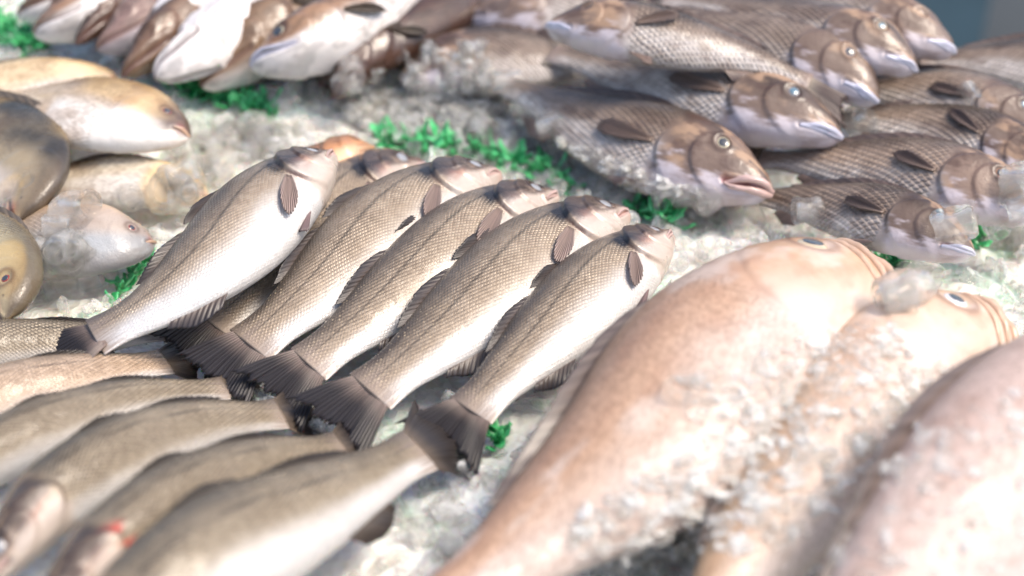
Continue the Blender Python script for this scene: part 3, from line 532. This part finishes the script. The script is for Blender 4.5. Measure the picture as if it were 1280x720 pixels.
def shard(rng, r):
    """one irregular piece of broken ice: a random convex-ish lump"""
    bm = bmesh.new(); bmesh.ops.create_icosphere(bm, subdivisions=2, radius=1)
    ax = [Vector(rng.normal(size=3)).normalized() for _ in range(9)]; dd = [rng.uniform(.28, .7) for _ in ax]
    V = []
    for v in bm.verts:
        p = v.co.copy()
        for a, d in zip(ax, dd):
            t = p.dot(a)
            if t > d: p -= a*(t-d)*.93
        V.append(p)
    F = [[x.index for x in f.verts] for f in bm.faces]; bm.free()
    V = np.array(V)*rng.uniform(.6, 1.7, 3); q = np.array(Vector(rng.normal(size=3)).to_track_quat('Z', 'Y').to_matrix())
    return (V@q.T)*r, np.array(F)
SHARDS = [shard(RNG, 1.) for _ in range(24)]
def scatter(name, spots, mat, label, flat=1.):
    Vs, Fs, k = [], [], 0
    for (p, r) in spots:
        V, F = SHARDS[RNG.integers(len(SHARDS))]; a = RNG.uniform(0, 6.28); c, s_ = math.cos(a), math.sin(a)
        V = V@np.array([[c, -s_, 0], [s_, c, 0], [0, 0, 1]]).T*r*RNG.uniform(.8, 1.2, 3)*np.array([1, 1, flat])
        Vs.append(V+np.asarray(p)); Fs.append(F+k); k += len(V)
    o = mesh_obj(name, np.vstack(Vs), np.vstack(Fs), mat, smooth=False); tag(o, label, 'ice', kind='stuff'); return o
SNOUTS = [P(*q) for q in ((417, 196, .07), (535, 209, .03), (625, 219, .05), (697, 246, .05), (785, 268, .05), (838, 296, .05))]
spots = []
for _ in range(14000):
    x, y = RNG.uniform(-.75, .85), RNG.uniform(-.6, .95)
    h, n, ow = drop(x, y)
    if ow is bed and not any((h.x-e[0])**2+(h.y-e[1])**2 < .018**2 for e in SNOUTS): r = .0035+.0085*RNG.random()**1.6; spots.append(((h.x, h.y, h.z+r*.3+RNG.uniform(0, .006)), r))
def in_poly(px, py, poly):
    c = False; j = len(poly)-1
    for i in range(len(poly)):
        (a, b), (e, f) = poly[i], poly[j]
        if (b > py) != (f > py) and px < (e-a)*(py-b)/(f-b)+a: c = not c
        j = i
    return c
# crushed ice that was thrown over the big fish and the front grunt
spots_film = []
ZONES = [([(860, 470), (1010, 420), (1100, 400), (1190, 450), (1150, 520), (1060, 610), (1000, 680), (860, 700), (700, 690), (720, 640), (880, 560)], 1500, .001, .0040, .0),
         ([(1160, 520), (1280, 470), (1280, 720), (1010, 720), (1080, 610)], 180, .001, .0035, .0),
         ([(440, 110), (600, 110), (680, 180), (800, 245), (930, 275), (840, 272), (700, 245), (560, 195), (430, 150)], 650, .005, .013, .004),
         ([(660, 720), (690, 650), (860, 585), (980, 650), (960, 720)], 520, .0035, .009, .024),
         ([(500, 60), (600, 60), (620, 95), (520, 110), (450, 115)], 45, .005, .012, .003),
         ([(690, 170), (760, 190), (880, 240), (800, 245)], 160, .002, .005, .0),
        ]
for poly, cnt, r0, r1, lift in ZONES:
    bx = [q[0] for q in poly]; by = [q[1] for q in poly]; k = 0
    for _ in range(cnt*6):
        if k >= cnt: break
        px, py = RNG.uniform(min(bx), max(bx)), RNG.uniform(min(by), max(by))
        if not in_poly(px, py, poly): continue
        h, n, ow = see(px, py)
        if h is None or ow.parent and ow.parent.name.startswith('sea_bass'): continue
        if lift == .024 and ow is not bed: k += .15; continue
        r = RNG.uniform(r0, r1); k += 1; (spots_film if lift == 0. else spots).append(((h.x, h.y, h.z+r*.1+RNG.uniform(0, lift+1e-5)), r))
big = [spots[i] for i in RNG.choice(len(spots), 1100, replace=False)]
scatter('clear_ice_chips', [((p[0], p[1], p[2]+.003), RNG.uniform(.006, .012)) for p, r in big], MAT['ice'], 'clear wet ice chips on top of the crushed ice')
scatter('loose_crushed_ice', spots, MAT['ice_milk'], 'loose crushed ice filling the gaps and lying over the big fish')

scatter('melting_ice_grains', [(p, r*1.7) for p, r in spots_film[::2]], MAT['ice_film'], 'small melting ice grains stuck on the big fish', .4)

chips = [spots_film[i] for i in RNG.choice(len(spots_film), 520, replace=False)]
scatter('ice_slush', [(p, RNG.uniform(.004, .0095)) for p, r in chips], MAT['slush'], 'clear ice slush lying over and between the big fish', .3)

# hollow tube-shaped ice pieces, each one a thing
def tube_mesh(r, ri, ln, seed):
    rg = np.random.default_rng(seed); k = 28
    prof = []; bv = r*.28
    for a in np.linspace(0, 90, 6): prof.append((r-bv+bv*math.sin(R(a)), -ln/2+bv-bv*math.cos(R(a))))
    for z in np.linspace(-ln/2+bv, ln/2-bv, 7)[1:-1]: prof.append((r, z))
    for a in np.linspace(0, 90, 6): prof.append((r-bv+bv*math.cos(R(a)), ln/2-bv+bv*math.sin(R(a))))
    for z in np.linspace(ln/2, -ln/2, 7): prof.append((ri*(1+.35*abs(z)/(ln/2)), z*.97))
    n = len(prof); V = []
    for (rr, z) in prof:
        for j in range(k): a = 2*math.pi*j/k; V.append((rr*math.cos(a), rr*math.sin(a), z))
    V = np.array(V); V[:, 0] *= rg.uniform(.85, 1.05); nz = fbm(V+seed, 70, 3)-.5; V += V/np.linalg.norm(V, axis=1)[:, None]*nz[:, None]*r*.35
    F = []
    for i in range(n):
        for j in range(k): i2 = (i+1) % n; F.append([i*k+j, i*k+(j+1) % k, i2*k+(j+1) % k, i2*k+j])
    me = bpy.data.meshes.new('ice_tube'); me.from_pydata(V.tolist(), [], F); me.polygons.foreach_set('use_smooth', [True]*len(F)); me.materials.append(MAT['ice']); me.update(); return me
TM = [tube_mesh(.0125*RNG.uniform(.85, 1.15), 0.0068*RNG.uniform(.8, 1.15), .030*RNG.uniform(.8, 1.2), s) for s in range(8)]
def ice_tube(px, py, label, group=None, sc=1., lift=.35, rot=None):
    h, n, ow = see(px, py)
    if h is None or (group and ow.parent and ow.parent.name.startswith('sea_bass')): return
    o = bpy.data.objects.new('ice_tube', TM[random.randrange(8)]); COL.objects.link(o)
    o.location = h+Vector((0, 0, .0125*lift*sc)); o.rotation_euler = rot or (RNG.uniform(.9, 1.9), RNG.uniform(-.5, .5), RNG.uniform(0, 6.28)); o.scale = (sc,)*3
    tag(o, label, 'ice cube', group)
ice_tube(95, 268, 'clear hollow ice tube, round end facing out, between the olive-brown and peach fish', sc=1.2, rot=(1.2, 0, 1.2))
ice_tube(205, 250, 'large clear ice ring standing beside the head of the peach fish', sc=1.3, rot=(.9, .2, .3))
ice_tube(160, 252, 'squarish clear ice piece above the eye of the peach fish', sc=.9)
ice_tube(930, 288, 'clear upright ice tube right under the gaping grunt chin', sc=1.2, rot=(.5, .2, .4))
ice_tube(885, 262, 'wide clear ice piece with dark glints under the gaping grunt throat', sc=1.2)
ice_tube(1010, 268, 'clear ice block lying flat behind the big grouper forehead', sc=.95, rot=(1.57, 0, 1.7))
ice_tube(1075, 160, 'round frosted ice lump between the bluish lips and the coarse-scaled grunt', sc=1.1)
ice_tube(1212, 120, 'small shiny ice lump stuck on the grunt by the right edge', sc=.7)
ice_tube(1135, 375, 'long clear ice piece between the two grouper heads and the darkest grunt', sc=1.1, rot=(1.5, .2, 2.2))
ice_tube(1190, 288, 'clear ice piece beside the green garnish at the right edge', sc=1.2)
ice_tube(850, 492, 'thin clear ice ring melting on the tan grouper flank', sc=.9, lift=-.2, rot=(.1, .1, 0))
ice_tube(490, 650, 'blurred clear ice piece between the plump brown fish and the tan grouper', sc=1.)
ice_tube(100, 360, 'biggest greenish ice chunk under the peach fish', sc=1.7)
AREAS = [([(40, 280), (85, 285), (110, 330), (90, 380), (55, 330)], 9, 'clear broken ice between the greenish yellow fish and the peach fish', 'ice pieces beside the peach fish'),
         ([(430, 100), (640, 100), (720, 190), (640, 200), (480, 170), (420, 150)], 46, 'clear ice tube in the white pile between the hake heads and the gaping grunt', 'ice tubes in the central pile'),
         ([(720, 215), (860, 245), (960, 275), (960, 295), (860, 285), (780, 262)], 22, 'clear ice tube along the belly of the gaping grunt', 'ice tubes along the front grunt'),
         ([(215, 222), (285, 165), (390, 150), (300, 215), (225, 262)], 30, 'clear ice tube above the first sea bass', 'ice tubes above the first sea bass'),
         ([(1190, 250), (1280, 240), (1280, 345), (1225, 340), (1200, 300)], 12, 'clear ice tube by the green garnish at the right', 'ice tubes at the right edge'),
         ([(1085, 340), (1180, 345), (1170, 385), (1095, 400)], 6, 'clear ice tube in the hollow in front of the tan grouper lips', 'ice tubes by the grouper lips'),
         ([(330, 90), (440, 110), (430, 150), (330, 130)], 8, 'frosted ice tube under the golden-eyed head', 'ice tubes under the golden-eyed fish')]
for poly, cnt, lb, gp in AREAS:
    bx = [q[0] for q in poly]; by = [q[1] for q in poly]; k = 0; t = 0
    while k < cnt and t < 900:
        t += 1; px, py = RNG.uniform(min(bx), max(bx)), RNG.uniform(min(by), max(by))
        if in_poly(px, py, poly): ice_tube(px, py, lb, gp, RNG.uniform(.7, 1.15), RNG.uniform(0, 1.)); k += 1

# ------------------------------------------------------------------ green garnish
m_g, nt, out = new_mat('bright green garnish'); oc = objco(nt)
b_ = princ(nt, out, Base_Color=mix(nt, noise(nt, 60, 3, .6, oc).rng(.3, .7), (.01, .30, .08, 1), (.12, .66, .26, 1)), Roughness=.32, Coat_Weight=.4, Coat_Roughness=.15)
def garnish(poly_line, width, count, label):
    """a strip of curly green leaves along a line of photo pixels"""
    V, F = [], []; L_ = np.array(poly_line, float); sg = np.r_[0, np.cumsum(np.linalg.norm(np.diff(L_, axis=0), axis=1))]
    for _ in range(count):
        u = RNG.uniform(0, sg[-1]); px = np.interp(u, sg, L_[:, 0]); py = np.interp(u, sg, L_[:, 1])+RNG.normal()*width
        h, n, ow = see(px, py)
        if h is None or ow is not bed: continue
        p = np.array(h)+np.array([0, 0, RNG.uniform(.0, .012)]); a = RNG.uniform(0, 6.28); e = RNG.uniform(.0, .9)
        d = np.array([math.cos(a)*math.cos(e), math.sin(a)*math.cos(e), math.sin(e)]); w = np.cross(d, [0, 0, 1.]); w /= np.linalg.norm(w); nn = np.cross(w, d)
        ln, wd = RNG.uniform(.009, .021), RNG.uniform(.0018, .0048); k0 = len(V); ph = RNG.uniform(0, 6)
        for i in range(6):
            t = i/5
            for j in (-1, -.33, .33, 1): V.append(p+d*ln*t+w*wd*j*math.sin(math.pi*(.12+.8*t))+nn*(math.sin(t*7+j*4+ph)*.0016+.004*t*t))
        for i in range(5):
            for j in range(3): a0 = k0+i*4+j; F.append([a0, a0+1, a0+5, a0+4])
    uu = np.arange(0, sg[-1]+4, 4.); k0 = len(V); nn_ = 0
    for u in uu:
        h, n, ow = see(float(np.interp(u, sg, L_[:, 0])), float(np.interp(u, sg, L_[:, 1])))
        if h is None or ow is not bed: continue
        if nn_: F.append([k0+2*nn_-2, k0+2*nn_-1, k0+2*nn_+1, k0+2*nn_])
        V += [np.array(h)+np.array([0, -.004, .001]), np.array(h)+np.array([0, .004, .002])]; nn_ += 1
    o = mesh_obj('garnish_strip', V, F, m_g, None, np.array(V[0])); o.location = V[0]; md = o.modifiers.new('thickness', 'SOLIDIFY'); md.thickness = .0007
    tag(o, label, 'garnish', 'green garnish strips')
garnish([(470, 182), (520, 188), (590, 197), (650, 212), (700, 228)], 5.5, 250, 'longest strip of green garnish above the sea bass snouts')
garnish([(700, 232), (760, 262), (812, 272), (850, 282)], 4, 90, 'short green garnish tuft between the last two sea bass snouts and the ice')
garnish([(205, 100), (260, 118), (300, 135), (345, 150)], 6, 130, 'green garnish clump right of the cream fish snout')
garnish([(-10, 30), (5, 45), (30, 60), (60, 58)], 6, 170, 'green garnish at the top left corner of the stall')
garnish([(1205, 300), (1235, 290), (1262, 270)], 8, 150, 'green garnish by the ice near the mouth of the darkest grunt')
garnish([(1090, 345), (1125, 340)], 8, 80, 'dark green garnish sunk in the ice before the tan grouper lips')
garnish([(618, 560), (626, 545)], 4, 14, 'small green garnish scrap between the last sea bass tail and the tan grouper')
garnish([(130, 395), (170, 345), (205, 330)], 4, 40, 'dark green garnish beneath the peach fish')

# ------------------------------------------------------------------ stall and what lies behind
def box(name, c, s, mat, bev=.004):
    bm = bmesh.new(); bmesh.ops.create_cube(bm, size=1)
    for v in bm.verts: v.co = Vector((v.co.x*s[0], v.co.y*s[1], v.co.z*s[2]))
    bmesh.ops.bevel(bm, geom=bm.edges[:], offset=bev, segments=2, affect='EDGES')
    me = bpy.data.meshes.new(name); bm.to_mesh(me); bm.free(); me.materials.append(mat); o = bpy.data.objects.new(name, me); COL.objects.link(o); o.location = c; return o
ol = [(-1.3, -.9), (1.4, -.9), (1.4, .10), (-1.3, .964)]; nn_ = len(ol)
tb = mesh_obj('stall_table', [(x, y, z) for z in (-.16, -.09) for x, y in ol], [[3, 2, 1, 0], [4, 5, 6, 7]]+[[i, (i+1) % 4, 4+(i+1) % 4, 4+i] for i in range(4)], plain('steel tray', (.35, .36, .37), .35, .0, .3, .001, 20, .8), smooth=False)
tag(tb, 'steel stall table under the ice bed', 'table')
cr = box('crate', (1.12, 2.9, -.72), (.42, .4, .4), plain('pale blue plastic', (.10, .17, .21), .5, .0, .3, .001, 6), .02); tag(cr, 'blurred pale blue crate on the floor behind the fish heap', 'crate')
box('ground', (0, 1.5, -.95), (12, 8, .04), plain('dark wet concrete', (.045, .048, .045), .5, .0, .4, .004, 4))['kind'] = 'structure'

# ------------------------------------------------------------------ daylight
w = bpy.data.worlds.new("World"); scene.world = w; w.use_nodes = True; nt = w.node_tree
sky = nt.nodes.new('ShaderNodeTexSky'); sky.sky_type = 'NISHITA'; sky.sun_disc = False
EL, AZ = R(58), R(105)      # azimuth measured clockwise from +Y, i.e. sun over the right side
sky.sun_elevation = EL; sky.sun_rotation = AZ; sky.dust_density = 3.0; sky.air_density = 1.0
bg = nt.nodes['Background']; bg.inputs[1].default_value = .14; nt.links.new(sky.outputs[0], bg.inputs[0])
sd = bpy.data.lights.new('sun', 'SUN'); sd.energy = 2.2; sd.angle = R(24); sd.color = (1., .89, .76)
so = bpy.data.objects.new('sun', sd); COL.objects.link(so)
dv = Vector((math.sin(AZ)*math.cos(EL), math.cos(AZ)*math.cos(EL), math.sin(EL))); so.rotation_euler = dv.to_track_quat('Z', 'Y').to_euler()
vs = scene.view_settings; vs.view_transform = 'Standard'; vs.look = 'None'; vs.exposure = .72; vs.gamma = 1
scene.cycles.use_denoising = True; scene.cycles.max_bounces = 18; scene.cycles.diffuse_bounces = 8; scene.cycles.transparent_max_bounces = 24; scene.cycles.transmission_bounces = 16; scene.cycles.glossy_bounces = 6
